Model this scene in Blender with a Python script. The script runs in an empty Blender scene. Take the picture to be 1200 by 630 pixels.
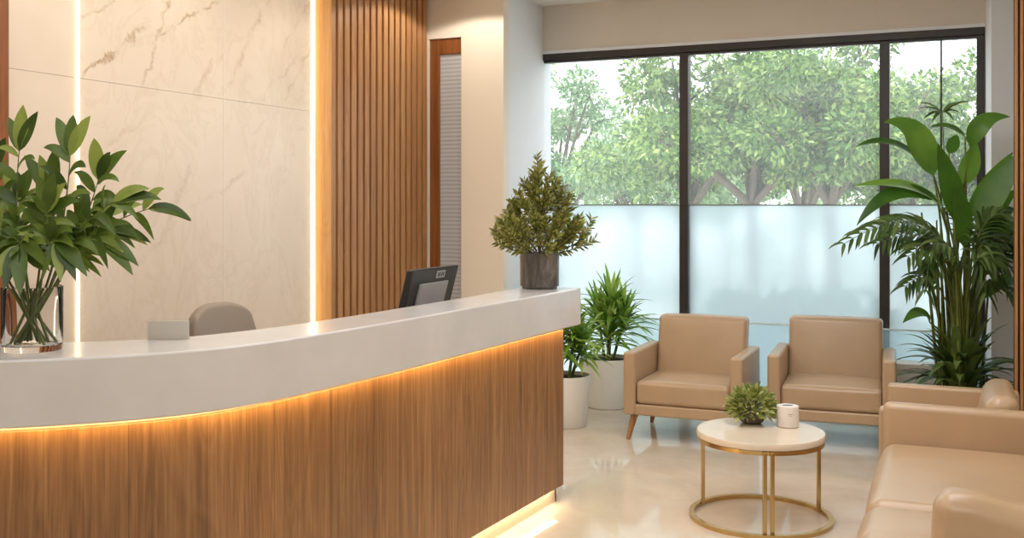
import bpy, bmesh, math, random
import numpy as np
from mathutils import Vector, Matrix, noise as mnoise

C = bpy.context.scene.collection
SC = bpy.context.scene
R = math.radians
YAW = 23.4
CA, SA = math.cos(R(YAW)), math.sin(R(YAW))

# ------------------------------------------------------------------ camera
cam = bpy.data.objects.new('camera', bpy.data.cameras.new('camera'))
C.objects.link(cam)
cam.location = (0, 0, 1.5)
cam.rotation_euler = (R(90), 0, R(YAW))
cam.data.lens = 36.0
cam.data.sensor_width = 36.0
cam.data.sensor_fit = 'HORIZONTAL'
cam.data.shift_y = -76 / 1200
cam.data.clip_start = 0.05
SC.camera = cam

# ------------------------------------------------------------------ world, lamps, exposure
SC.view_settings.view_transform = 'Standard'
SC.view_settings.look = 'None'
SC.view_settings.gamma = 1
SC.view_settings.use_curve_mapping = False
SC.view_settings.exposure = 0.2

W = bpy.data.worlds.new('overcast_sky')
SC.world = W
W.use_nodes = True
wb = W.node_tree.nodes['Background']
wb.inputs['Color'].default_value = (0.93, 0.97, 1.0, 1)
wb.inputs['Strength'].default_value = 2.5

def lamp(name, kind, loc, rot, power, color, **kw):
    d = bpy.data.lights.new(name, kind)
    d.energy = power
    d.color = color
    for k, v in kw.items():
        setattr(d, k, v)
    o = bpy.data.objects.new(name, d)
    o.location = loc
    o.rotation_euler = rot
    C.objects.link(o)
    return o

WARM = (1.0, 0.90, 0.77)
NEUT = (0.965, 0.98, 1.0)
lamp('sun', 'SUN', (0, 10, 12), (R(38), 0, R(-35)), 3.2, (1.0, 0.95, 0.85), angle=R(8))
lamp('ceiling_lamp_over_desk', 'AREA', (-2.75, 3.4, 3.05), (0, 0, 0), 24, WARM, shape='RECTANGLE', size=0.9, size_y=3.6)
lamp('ceiling_lamp_lobby', 'AREA', (-0.7, 4.2, 3.05), (0, 0, 0), 40, NEUT, shape='RECTANGLE', size=1.4, size_y=2.6)
lamp('ceiling_lamp_entrance', 'AREA', (-1.0, 0.4, 3.05), (0, 0, 0), 40, NEUT, shape='RECTANGLE', size=2.6, size_y=2.6)
lamp('downlight_end_wall', 'SPOT', (-3.15, 6.28, 3.04), (0, 0, 0), 17, WARM, spot_size=R(145), spot_blend=0.12, shadow_soft_size=0.03)
for i, yy in enumerate((3.2, 4.1, 5.0, 5.9)):
    lamp('downlight_wall', 'SPOT', (-3.25, yy, 3.03), (0, 0, 0), 5, WARM, spot_size=R(110), spot_blend=0.7, shadow_soft_size=0.04)

# ------------------------------------------------------------------ helpers
def tag(o, label=None, cat=None, group=None, kind=None):
    if label: o['label'] = label
    if cat: o['category'] = cat
    if group: o['group'] = group
    if kind: o['kind'] = kind
    return o

def thing(name, label, cat, loc=(0, 0, 0), rz=0.0, group=None):
    o = bpy.data.objects.new(name, None)
    o.empty_display_size = 0.1
    C.objects.link(o)
    o.location = loc
    o.rotation_euler = (0, 0, rz)
    return tag(o, label, cat, group)

class MB:
    def __init__(s):
        s.v = []; s.f = []
    def add(s, verts, faces):
        n = len(s.v)
        s.v.extend([tuple(p) for p in verts])
        s.f.extend([tuple(i + n for i in f) for f in faces])
        return s
    def box(s, x0, x1, y0, y1, z0, z1):
        v = [(x0, y0, z0), (x1, y0, z0), (x1, y1, z0), (x0, y1, z0), (x0, y0, z1), (x1, y0, z1), (x1, y1, z1), (x0, y1, z1)]
        return s.add(v, [(0, 3, 2, 1), (4, 5, 6, 7), (0, 1, 5, 4), (1, 2, 6, 5), (2, 3, 7, 6), (3, 0, 4, 7)])
    def prism(s, poly, z0, z1):
        n = len(poly)
        v = [(x, y, z0) for x, y in poly] + [(x, y, z1) for x, y in poly]
        f = [tuple(range(n - 1, -1, -1)), tuple(range(n, 2 * n))]
        f += [(i, (i + 1) % n, n + (i + 1) % n, n + i) for i in range(n)]
        return s.add(v, f)
    def strip_solid(s, A, B, z0, z1):
        """solid between two polylines A (front) and B (back)"""
        n = len(A)
        v = []
        for p, q in zip(A, B):
            v += [(p[0], p[1], z0), (p[0], p[1], z1), (q[0], q[1], z1), (q[0], q[1], z0)]
        f = []
        for i in range(n - 1):
            a, b = 4 * i, 4 * i + 4
            for k in range(4):
                f.append((a + k, a + (k + 1) % 4, b + (k + 1) % 4, b + k))
        f += [(3, 2, 1, 0), (4 * n - 4, 4 * n - 3, 4 * n - 2, 4 * n - 1)]
        return s.add(v, f)
    def tube(s, pts, rad, n=8, cap=True):
        pts = [Vector(p) for p in pts]
        if not hasattr(rad, '__len__'): rad = [rad] * len(pts)
        t0 = (pts[1] - pts[0]).normalized()
        up = Vector((0, 0, 1)) if abs(t0.z) < 0.9 else Vector((1, 0, 0))
        a = t0.cross(up).normalized()
        v = []; f = []
        for i, p in enumerate(pts):
            t = (pts[min(i + 1, len(pts) - 1)] - pts[max(i - 1, 0)]).normalized()
            a = (a - t * a.dot(t)).normalized()
            b = t.cross(a)
            for k in range(n):
                th = 2 * math.pi * k / n
                v.append(p + (a * math.cos(th) + b * math.sin(th)) * rad[i])
        for i in range(len(pts) - 1):
            for k in range(n):
                f.append((i * n + k, i * n + (k + 1) % n, (i + 1) * n + (k + 1) % n, (i + 1) * n + k))
        if cap:
            f.append(tuple(range(n - 1, -1, -1)))
            f.append(tuple((len(pts) - 1) * n + k for k in range(n)))
        return s.add(v, f)
    def lathe(s, prof, n=40, c=(0, 0)):
        v = []; f = []
        m = len(prof)
        for k in range(n):
            th = 2 * math.pi * k / n
            for r, z in prof:
                v.append((c[0] + r * math.cos(th), c[1] + r * math.sin(th), z))
        for k in range(n):
            k2 = (k + 1) % n
            for i in range(m - 1):
                f.append((k * m + i, k2 * m + i, k2 * m + i + 1, k * m + i + 1))
        if prof[0][0] > 1e-6: f.append(tuple(k * m for k in range(n - 1, -1, -1)))
        if prof[-1][0] > 1e-6: f.append(tuple(k * m + m - 1 for k in range(n)))
        return s.add(v, f)
    def rbox(s, c, size, r=0.03, puff=(0, 0, 0), fn=None, k=4, m=8):
        """soft-edged block; puff bulges each pair of faces"""
        h = [q / 2 for q in size]
        def samples(hh):
            rr = min(r, hh * 0.98)
            a = [-hh + rr * (1 - math.tan(math.pi / 4 * (1 - i / k))) for i in range(k)]
            b = [-(hh - rr) + 2 * (hh - rr) * i / m for i in range(m + 1)]
            return a + b + [-q for q in reversed(a)]
        S = [samples(hh) for hh in h]
        idx = {}; v = []; f = []
        def vert(p):
            key = tuple(round(q, 5) for q in p)
            if key in idx: return idx[key]
            q = [max(-(h[i] - min(r, h[i] * .98)), min(h[i] - min(r, h[i] * .98), p[i])) for i in range(3)]
            d = Vector([p[i] - q[i] for i in range(3)])
            o = Vector(q) + (d.normalized() * r if d.length > 1e-9 else d)
            o = [o[0], o[1], o[2]]
            g = [max(0.0, 1 - (p[i] / h[i]) ** 2) for i in range(3)]
            o[0] += puff[0] * g[1] * g[2] * (p[0] / h[0])
            o[1] += puff[1] * g[0] * g[2] * (p[1] / h[1])
            o[2] += puff[2] * g[0] * g[1] * (p[2] / h[2])
            o = (o[0] + c[0], o[1] + c[1], o[2] + c[2])
            if fn: o = fn(*o)
            idx[key] = len(v); v.append(tuple(o))
            return idx[key]
        for ax in range(3):
            u, w = (ax + 1) % 3, (ax + 2) % 3
            for sg in (-1, 1):
                for i in range(len(S[u]) - 1):
                    for j in range(len(S[w]) - 1):
                        q = []
                        for a, b in ((i, j), (i + 1, j), (i + 1, j + 1), (i, j + 1)):
                            p = [0, 0, 0]; p[ax] = sg * h[ax]; p[u] = S[u][a]; p[w] = S[w][b]
                            q.append(vert(p))
                        if sg < 0: q.reverse()
                        f.append(tuple(q))
        return s.add(v, f)
    def leaf(s, p0, p1, p2, width, normal=None, fold=0.25, n=7, peak=0.4, tipw=0.0, wave=0.0):
        """leaf blade on a quadratic midrib p0-p1-p2, folded along the midrib"""
        p0, p1, p2 = Vector(p0), Vector(p1), Vector(p2)
        v = []; f = []
        nn = Vector(normal) if normal is not None else Vector((0, 0, 1))
        for i in range(n + 1):
            t = i / n
            p = p0 * (1 - t) ** 2 + p1 * 2 * t * (1 - t) + p2 * t * t
            tg = (p1 - p0) * 2 * (1 - t) + (p2 - p1) * 2 * t
            if tg.length < 1e-6: tg = p2 - p0
            tg.normalize()
            side = tg.cross(nn)
            if side.length < 1e-3: side = tg.cross(Vector((0.3, 0.5, 0.8)))
            side.normalize()
            nrm = side.cross(tg).normalized()
            e = math.log(0.5) / math.log(peak)
            w = width * 0.5 * max(0.03, math.sin(math.pi * t ** e) ** 0.8 if 0 < t < 1 else 0.03)
            wv = wave * math.sin(t * 17) * width
            v += [p - side * w + nrm * (w * fold + wv), p, p + side * w + nrm * (w * fold - wv)]
        for i in range(n):
            a = 3 * i
            f += [(a, a + 1, a + 4, a + 3), (a + 1, a + 2, a + 5, a + 4)]
        return s.add(v, f)
    def build(s, name, mat, parent=None, smooth=True, bevel=0, seg=3, angle=40, loc=None, label=None, kind=None):
        me = bpy.data.meshes.new(name)
        me.from_pydata(s.v, [], s.f)
        bm = bmesh.new(); bm.from_mesh(me)
        bmesh.ops.recalc_face_normals(bm, faces=bm.faces)
        bm.to_mesh(me); bm.free()
        if smooth:
            me.polygons.foreach_set('use_smooth', [True] * len(me.polygons))
            try: me.set_sharp_from_angle(angle=R(angle))
            except Exception: pass
        if mat: me.materials.append(mat)
        o = bpy.data.objects.new(name, me)
        C.objects.link(o)
        if parent: o.parent = parent
        if loc: o.location = loc
        if bevel:
            b = o.modifiers.new('bevel', 'BEVEL'); b.width = bevel; b.segments = seg; b.limit_method = 'ANGLE'; b.angle_limit = R(35)
            b.harden_normals = False
        if label: o['label'] = label
        if kind: o['kind'] = kind
        return o

def catmull(P, n=6):
    P = [Vector(p) for p in P]
    out = []
    for i in range(len(P) - 1):
        a = P[i - 1] if i else P[0] * 2 - P[1]
        b, c = P[i], P[i + 1]
        d = P[i + 2] if i + 2 < len(P) else P[-1] * 2 - P[-2]
        for k in range(n):
            t = k / n
            out.append(0.5 * ((2 * b) + (c - a) * t + (2 * a - 5 * b + 4 * c - d) * t * t + (3 * b - a - 3 * c + d) * t ** 3))
    out.append(P[-1])
    return out

def bez(p0, p1, p2, n):
    p0, p1, p2 = Vector(p0), Vector(p1), Vector(p2)
    return [p0 * (1 - t) ** 2 + p1 * 2 * t * (1 - t) + p2 * t * t for t in [i / n for i in range(n + 1)]]

XL, YW, XR, YE, ZC = -3.64, 7.60, 0.80, 6.80, 3.07

# ------------------------------------------------------------------ materials
class NT:
    def __init__(s, name):
        s.m = bpy.data.materials.new(name); s.m.use_nodes = True
        s.t = s.m.node_tree; s.b = s.t.nodes['Principled BSDF']; s.out = s.t.nodes['Material Output']
    def n(s, typ, **kw):
        q = s.t.nodes.new(typ)
        for k, v in kw.items(): setattr(q, k, v)
        return q
    def l(s, a, b): s.t.links.new(a, b)
    def val(s, sock, v):
        if isinstance(v, bpy.types.NodeSocket): s.l(v, sock)
        else: sock.default_value = v
    def math(s, op, a, b=0.0, clamp=False):
        q = s.n('ShaderNodeMath', operation=op, use_clamp=clamp)
        s.val(q.inputs[0], a); s.val(q.inputs[1], b)
        return q.outputs[0]
    def coord(s, scale=(1, 1, 1), rot=(0, 0, 0), loc=(0, 0, 0), src='Object'):
        tc = s.n('ShaderNodeTexCoord'); mp = s.n('ShaderNodeMapping')
        s.l(tc.outputs[src], mp.inputs[0])
        mp.inputs['Scale'].default_value = scale; mp.inputs['Rotation'].default_value = rot; mp.inputs['Location'].default_value = loc
        return mp.outputs[0]
    def noise(s, vec, scale=5, detail=4, rough=0.5, dist=0.0):
        q = s.n('ShaderNodeTexNoise')
        s.l(vec, q.inputs['Vector'])
        q.inputs['Scale'].default_value = scale; q.inputs['Detail'].default_value = detail
        q.inputs['Roughness'].default_value = rough; q.inputs['Distortion'].default_value = dist
        return q.outputs[0]
    def ramp(s, fac, stops):
        q = s.n('ShaderNodeValToRGB'); s.val(q.inputs[0], fac)
        e = q.color_ramp.elements
        while len(e) < len(stops): e.new(0.5)
        for el, (p, c) in zip(e, stops):
            el.position = p; el.color = (*c, 1) if len(c) == 3 else c
        return q.outputs[0]
    def mix(s, fac, a, b, typ='MIX'):
        q = s.n('ShaderNodeMix', data_type='RGBA', blend_type=typ)
        s.val(q.inputs[0], fac)
        for sock, v in ((q.inputs[6], a), (q.inputs[7], b)):
            if isinstance(v, bpy.types.NodeSocket): s.l(v, sock)
            else: sock.default_value = (*v, 1)
        return q.outputs[2]
    def bump(s, h, strength=0.2, dist=0.01):
        q = s.n('ShaderNodeBump'); q.inputs['Strength'].default_value = strength; q.inputs['Distance'].default_value = dist
        s.l(h, q.inputs['Height']); s.l(q.outputs[0], s.b.inputs['Normal'])
    def set(s, color=None, rough=None, metal=None, spec=None, **kw):
        if color is not None:
            if isinstance(color, bpy.types.NodeSocket): s.l(color, s.b.inputs['Base Color'])
            else: s.b.inputs['Base Color'].default_value = (*color, 1)
        if rough is not None: s.val(s.b.inputs['Roughness'], rough)
        if metal is not None: s.b.inputs['Metallic'].default_value = metal
        if spec is not None: s.b.inputs['Specular IOR Level'].default_value = spec
        for k, v in kw.items(): s.b.inputs[k].default_value = v
        return s.m

def srgb(r, g, b):
    f = lambda x: (x / 255 / 12.92) if x / 255 <= 0.04045 else ((x / 255 + 0.055) / 1.055) ** 2.4
    return (f(r), f(g), f(b))

def plain(name, col, rough=0.5, metal=0.0, vary=0.06, scale=6.0, bump=0.0, spec=None):
    t = NT(name)
    n = t.noise(t.coord(), scale, 5, 0.55)
    lo = tuple(max(0, c * (1 - vary)) for c in col); hi = tuple(min(1, c * (1 + vary)) for c in col)
    t.set(t.ramp(n, [(0.3, lo), (0.7, hi)]), rough, metal, spec)
    if bump: t.bump(t.noise(t.coord(), scale * 30, 3), bump, 0.002)
    return t.m

def emit(name, col, strength):
    t = NT(name)
    e = t.n('ShaderNodeEmission'); e.inputs[0].default_value = (*col, 1); e.inputs[1].default_value = strength
    t.l(e.outputs[0], t.out.inputs[0])
    return t.m

def wood(name, lo, mid, hi, rough=0.42, plank=0.0, grain=1.0, pv=0.12):
    t = NT(name)
    v = t.coord((26 * grain, 26 * grain, 0.9))
    n1 = t.noise(v, 1.6, 8, 0.62, 0.6)
    v2 = t.coord((90 * grain, 90 * grain, 2.2))
    n2 = t.noise(v2, 2.0, 4, 0.6)
    v3 = t.coord((5, 5, 0.45))
    n3 = t.noise(v3, 1.3, 3, 0.5, 1.2)
    g = t.math('ADD', t.math('MULTIPLY', n1, 0.55), t.math('ADD', t.math('MULTIPLY', n2, 0.25), t.math('MULTIPLY', n3, 0.2)))
    ring = t.math('SINE', t.math('MULTIPLY', n3, 75.0))
    g = t.math('ADD', g, t.math('MULTIPLY', ring, 0.028))
    col = t.ramp(g, [(0.34, lo), (0.5, mid), (0.66, hi)])
    if plank:
        tc = t.n('ShaderNodeTexCoord'); sx = t.n('ShaderNodeSeparateXYZ'); t.l(tc.outputs['Object'], sx.inputs[0])
        a = t.math('DIVIDE', t.math('ADD', sx.outputs[1], t.math('MULTIPLY', sx.outputs[0], 0.9)), plank)
        fl = t.math('FLOOR', a)
        wn = t.n('ShaderNodeTexWhiteNoise', noise_dimensions='1D'); t.l(fl, wn.inputs['W'])
        k = t.math('ADD', 1 - pv, t.math('MULTIPLY', wn.outputs[0], 2 * pv))
        fr = t.math('FRACT', a)
        seam = t.math('LESS_THAN', fr, 0.014)
        k = t.math('MULTIPLY', k, t.math('SUBTRACT', 1.0, t.math('MULTIPLY', seam, 0.35)))
        mul = t.n('ShaderNodeCombineXYZ')
        for i in range(3): t.l(k, mul.inputs[i])
        col = t.mix(1.0, col, mul.outputs[0], 'MULTIPLY')
    t.set(col, rough)
    t.bump(n2, 0.06, 0.002)
    return t.m

def leafmat(name, lo, mid, hi, rough=0.38, trans=0.25, scale=9, spec=0.4):
    t = NT(name)
    n = t.noise(t.coord(), scale, 3, 0.6)
    isl = t.n('ShaderNodeNewGeometry')
    f = t.math('ADD', t.math('MULTIPLY', n, 0.5), t.math('MULTIPLY', isl.outputs['Random Per Island'], 0.5))
    col = t.ramp(f, [(0.25, lo), (0.5, mid), (0.75, hi)])
    t.set(col, rough, spec=spec)
    tr = t.n('ShaderNodeBsdfTranslucent'); mx = t.n('ShaderNodeMixShader')
    t.l(col, tr.inputs[0]); mx.inputs[0].default_value = trans
    t.l(t.b.outputs[0], mx.inputs[1]); t.l(tr.outputs[0], mx.inputs[2]); t.l(mx.outputs[0], t.out.inputs[0])
    return t.m

def marble_wall(name, veins=True):
    t = NT(name)
    base = t.noise(t.coord(), 0.9, 5, 0.6, 0.5)
    col = t.ramp(base, [(0.3, srgb(222, 205, 186)), (0.7, srgb(236, 222, 206))])
    if veins:
        tc = t.n('ShaderNodeTexCoord'); sx = t.n('ShaderNodeSeparateXYZ'); t.l(tc.outputs['Object'], sx.inputs[0])
        y, z = sx.outputs[1], sx.outputs[2]
        w1 = t.noise(t.coord(), 2.4, 8, 0.65, 0.3)
        w2 = t.noise(t.coord(loc=(4, 7, 2)), 14, 4, 0.6)
        warp = t.math('ADD', t.math('MULTIPLY', t.math('SUBTRACT', w1, 0.5), 0.20), t.math('MULTIPLY', t.math('SUBTRACT', w2, 0.5), 0.09))
        patch = t.noise(t.coord(loc=(1, 3, 9)), 9, 4, 0.7)
        tot = None
        def wall_yz(u, v):
            k = (u - 600) / 1200
            yy = XL * (SA * k + CA) / (CA * k - SA)
            return yy, 1.5 + (239 - v) / 1200 * (-SA * XL + CA * yy)
        for (ua, va), (ub, vb), wd, st in (((92, 94), (172, 34), .017, 1.0), ((92, 24), (140, -4), .016, .8), ((163, 104), (204, -6), .015, .75),
                                           ((178, 52), (262, -6), .015, .85), ((258, 118), (318, -4), .030, .5), ((222, 118), (282, 34), .022, .35),
                                           ((325, 125), (372, 40), .022, .4), ((300, 118), (350, 62), .016, .3), ((128, 178), (172, 130), .020, .3),
                                           ((190, 285), (224, 190), .030, .42), ((150, 322), (210, 250), .032, .36), ((222, 240), (290, 205), .026, .3),
                                           ((292, 160), (330, 128), .018, .25), ((330, 60), (366, 0), .020, .35)):
            (ya, za), (yb, zb) = wall_yz(ua, va), wall_yz(ub, vb)
            y0, z0 = (ya + yb) / 2, (za + zb) / 2
            sl = (zb - za) / (yb - ya); hl = math.hypot(yb - ya, zb - za) / 2 * 1.12
            L = math.hypot(1, sl)
            dy = t.math('SUBTRACT', y, y0); dz = t.math('SUBTRACT', z, z0)
            ac = t.math('SUBTRACT', t.math('MULTIPLY', dz, 1 / L), t.math('MULTIPLY', dy, sl / L))
            al = t.math('ADD', t.math('MULTIPLY', dz, sl / L), t.math('MULTIPLY', dy, 1 / L))
            d = t.math('ABSOLUTE', t.math('ADD', ac, warp))
            a = t.math('SUBTRACT', 1.0, t.math('DIVIDE', d, wd), True)
            e = t.math('MULTIPLY', t.math('SUBTRACT', 1.0, t.math('DIVIDE', t.math('ABSOLUTE', al), hl), True), 3.0, True)
            p = t.math('MULTIPLY', t.math('SUBTRACT', patch, 0.36), 3.4, True)
            k = t.math('MULTIPLY', t.math('MULTIPLY', a, e), t.math('MULTIPLY', p, st))
            tot = k if tot is None else t.math('MAXIMUM', tot, k)
        faint = t.noise(t.coord((1, 1.6, 0.9), (R(35), 0, 0)), 1.7, 9, 0.68, 1.2)
        fr = t.math('SUBTRACT', 1.0, t.math('DIVIDE', t.math('ABSOLUTE', t.math('SUBTRACT', faint, 0.5)), 0.035), True)
        tot = t.math('MAXIMUM', tot, t.math('MULTIPLY', fr, 0.10))
        col = t.mix(tot, col, srgb(162, 124, 74))
    t.set(col, 0.28, spec=0.4)
    return t.m

def floor_mat():
    t = NT('polished_cream_marble_floor')
    n = t.noise(t.coord(), 1.3, 8, 0.62, 1.0)
    n2 = t.noise(t.coord(loc=(3, 1, 0)), 5, 6, 0.6, 0.6)
    f = t.math('ADD', t.math('MULTIPLY', n, 0.65), t.math('MULTIPLY', n2, 0.35))
    col = t.ramp(f, [(0.3, srgb(206, 190, 170)), (0.5, srgb(220, 207, 190)), (0.7, srgb(230, 220, 206))])
    t.set(col, t.math('ADD', 0.02, t.math('MULTIPLY', n2, 0.08)), spec=0.6)
    return t.m

M = {}
M['wall'] = plain('warm_white_paint', srgb(232, 222, 208), 0.7, vary=0.015, scale=2)
M['white_wall'] = plain('white_paint', srgb(226, 228, 233), 0.7, vary=0.015, scale=2)
M['soffit'] = plain('beige_paint', srgb(216, 207, 196), 0.75, vary=0.02, scale=2)
M['ceiling'] = plain('ceiling_paint', srgb(240, 238, 234), 0.8, vary=0.01, scale=2)
M['floor'] = floor_mat()
M['marble'] = marble_wall('veined_marble')
M['marble_plain'] = marble_wall('plain_marble', False)
M['slat'] = wood('slat_wood', srgb(144, 97, 56), srgb(171, 122, 77), srgb(192, 145, 97), 0.45, grain=0.8)
M['slat_dark'] = wood('slat_backing_wood', srgb(48, 27, 12), srgb(60, 34, 16), srgb(72, 42, 22), 0.6)
M['desk_wood'] = wood('desk_walnut', srgb(106, 74, 44), srgb(140, 101, 64), srgb(166, 126, 84), 0.33, plank=0.30, pv=0.09)
M['door_wood'] = wood('door_wood', srgb(110, 62, 26), srgb(138, 82, 38), srgb(158, 98, 50), 0.4)
M['stone'] = plain('honed_pale_stone', srgb(210, 207, 205), 0.16, vary=0.045, scale=5)
M['plinth'] = plain('cream_plinth', srgb(228, 210, 184), 0.45)
M['desk_inner'] = plain('desk_laminate', srgb(225, 215, 203), 0.4)
M['glow_tinted_board'] = wood('glow_tinted_board', srgb(196, 140, 82), srgb(212, 158, 98), srgb(224, 174, 114), 0.5)  # wood made lighter and more amber: the light strip's glow put into its colour
M['led'] = emit('warm_led', (1.0, 0.80, 0.50), 11.0)
M['led_soft'] = emit('soft_warm_led', (1.0, 0.80, 0.50), 4.0)
M['led_amber'] = emit('amber_led', (1.0, 0.64, 0.24), 17.0)
M['led_plinth'] = emit('warm_plinth_led', (1.0, 0.80, 0.52), 16.0)
M['film_edge'] = plain('grey_film_edge', srgb(120, 128, 130), 0.5)
M['frame'] = plain('dark_bronze_frame', srgb(58, 54, 52), 0.4, 0.3, vary=0.1)
M['leather'] = plain('tan_leather', srgb(187, 158, 126), 0.30, vary=0.05, scale=5, bump=0.12, spec=0.7)
M['leather_dark'] = plain('tan_leather_side', srgb(172, 134, 101), 0.42, vary=0.05, scale=5, bump=0.12)
M['leg_wood'] = wood('chair_leg_oak', srgb(140, 96, 56), srgb(170, 122, 78), srgb(190, 142, 96), 0.45)
M['brass'] = plain('brushed_brass', srgb(204, 176, 122), 0.26, 1.0, vary=0.08, scale=12)
M['tabletop'] = plain('cream_marble_top', srgb(228, 213, 194), 0.14, vary=0.05, scale=7)
M['white_pot'] = plain('white_ceramic', srgb(236, 232, 226), 0.35, vary=0.015)
M['soil'] = plain('potting_soil', srgb(58, 44, 32), 0.95, vary=0.4, scale=60, bump=0.6)
M['grey_pot'] = plain('grey_stoneware', srgb(98, 90, 84), 0.55, vary=0.12, scale=18)
M['black'] = plain('black_plastic', srgb(38, 38, 40), 0.38, vary=0.1)
M['label_grey'] = plain('grey_label', srgb(150, 150, 152), 0.5, vary=0.05)
M['label_dark'] = plain('dark_grey_label', srgb(92, 94, 98), 0.45, vary=0.05)
M['card'] = plain('white_card', srgb(216, 208, 200), 0.5, vary=0.02)
M['taupe'] = plain('taupe_upholstery', srgb(140, 126, 113), 0.5, vary=0.05, scale=8, bump=0.1)
M['dark_metal'] = plain('dark_grey_metal', srgb(60, 58, 56), 0.35, 0.7)
M['white_plastic'] = plain('white_plastic', srgb(232, 222, 212), 0.4, vary=0.01)
M['grey_print'] = plain('grey_print', srgb(176, 166, 156), 0.5)
M['stem'] = plain('green_stem', srgb(92, 104, 44), 0.5, vary=0.25, scale=14)
M['cane'] = plain('yellow_green_cane', srgb(98, 108, 40), 0.45, vary=0.45, scale=10)
M['bark'] = plain('tree_bark', srgb(104, 92, 78), 0.85, vary=0.25, scale=14, bump=0.4)
M['twig'] = plain('brown_twig', srgb(84, 66, 40), 0.7, vary=0.2)
M['leaf_vase'] = leafmat('vase_leaf', srgb(52, 74, 24), srgb(90, 114, 40), srgb(146, 162, 74), 0.34, 0.22)
M['leaf_pine'] = leafmat('podocarpus_leaf', srgb(88, 98, 44), srgb(132, 138, 66), srgb(186, 182, 104), 0.45, 0.35)
M['leaf_drac'] = leafmat('strap_leaf', srgb(92, 134, 46), srgb(140, 180, 72), srgb(200, 222, 124), 0.38, 0.45)
M['leaf_big'] = leafmat('paddle_leaf', srgb(52, 88, 28), srgb(84, 124, 42), srgb(120, 158, 60), 0.33, 0.3, scale=4)
M['leaf_palm'] = leafmat('palm_leaf', srgb(50, 72, 34), srgb(80, 104, 48), srgb(118, 140, 76), 0.4, 0.25)
M['leaf_small'] = leafmat('succulent_leaf', srgb(116, 134, 62), srgb(166, 176, 98), srgb(218, 218, 150), 0.45, 0.35)
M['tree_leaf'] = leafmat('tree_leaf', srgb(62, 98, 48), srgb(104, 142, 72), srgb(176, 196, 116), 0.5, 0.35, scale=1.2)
M['tree_leaf_hazed'] = leafmat('hazed_tree_leaf', srgb(96, 134, 90), srgb(136, 170, 122), srgb(190, 208, 164), 0.5, 0.35, scale=1.2)  # outdoor haze put into a paler leaf colour
M['shrub_leaf'] = leafmat('shrub_leaf', srgb(44, 84, 38), srgb(78, 124, 58), srgb(140, 172, 100), 0.5, 0.3, scale=2)
M['terrace'] = plain('pale_terrace_paving', srgb(205, 208, 206), 0.8, vary=0.06, scale=3)

t = NT('marble_pot_stone')
n = t.noise(t.coord((1, 1, 0.35)), 16, 7, 0.65, 1.6)
t.set(t.ramp(n, [(0.3, srgb(58, 54, 52)), (0.55, srgb(98, 92, 88)), (0.75, srgb(142, 134, 128))]), 0.3)
M['marble_pot'] = t.m

t = NT('ribbed_blind')
sx = t.n('ShaderNodeSeparateXYZ'); tc = t.n('ShaderNodeTexCoord'); t.l(tc.outputs['Object'], sx.inputs[0])
s_ = t.math('SINE', t.math('MULTIPLY', sx.outputs[2], 2 * math.pi / 0.03))
f_ = t.math('ADD', 0.5, t.math('MULTIPLY', s_, 0.5))
t.set(t.ramp(f_, [(0.0, srgb(166, 170, 174)), (0.3, srgb(184, 187, 190)), (1.0, srgb(194, 197, 200))]), 0.6)
t.bump(f_, 0.2, 0.006)
M['blind'] = t.m

def thin_glass(name, haze, tint, hcol):
    t = NT(name)
    tr = t.n('ShaderNodeBsdfTransparent'); tr.inputs[0].default_value = (*tint, 1)
    tl = t.n('ShaderNodeBsdfTranslucent'); tl.inputs[0].default_value = (*hcol, 1)
    gl = t.n('ShaderNodeBsdfGlossy'); gl.inputs['Roughness'].default_value = 0.02
    m1 = t.n('ShaderNodeMixShader'); m1.inputs[0].default_value = haze
    t.l(tr.outputs[0], m1.inputs[1]); t.l(tl.outputs[0], m1.inputs[2])
    m2 = t.n('ShaderNodeMixShader'); m2.inputs[0].default_value = 0.012
    t.l(m1.outputs[0], m2.inputs[1]); t.l(gl.outputs[0], m2.inputs[2]); t.l(m2.outputs[0], t.out.inputs[0])
    return t.m
M['glass'] = thin_glass('hazed_window_glass', 0.06, (0.97, 0.985, 0.98), (0.95, 0.97, 1.0))  # slight translucent veil added to wash out the view like outdoor haze
M['low_glass'] = thin_glass('low_screen_glass', 0.22, (0.93, 0.97, 0.97), (0.88, 0.95, 0.97))

t = NT('frosted_window_film')
rf = t.n('ShaderNodeBsdfRefraction'); rf.inputs['Roughness'].default_value = 0.20; rf.inputs['IOR'].default_value = 1.25
rf.inputs['Color'].default_value = (0.76, 0.80, 0.81, 1)
tl = t.n('ShaderNodeBsdfTranslucent'); tl.inputs[0].default_value = (0.75, 0.83, 0.87, 1)
mx = t.n('ShaderNodeMixShader'); mx.inputs[0].default_value = 0.46
t.l(rf.outputs[0], mx.inputs[1]); t.l(tl.outputs[0], mx.inputs[2]); t.l(mx.outputs[0], t.out.inputs[0])
M['frost'] = t.m

t = NT('vase_glass')
t.set((1, 1, 1), 0.0, **{'IOR': 1.2, 'Transmission Weight': 1.0})
M['vase'] = t.m
lp = thin_glass('vase_thin_glass', 0.03, (0.98, 0.985, 0.98), (1, 1, 1))
M['sheet'] = lp
M['sheet_edge'] = plain('polished_glass_edge', srgb(226, 240, 244), 0.2)
M['water'] = thin_glass('vase_water', 0.02, (0.96, 0.975, 0.96), (1, 1, 1))

# ------------------------------------------------------------------ room shell

def struct(name, mb, mat, parent=None, **kw):
    o = mb.build(name, mat, parent, **kw)
    if parent is None: o['kind'] = 'structure'
    return o

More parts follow.
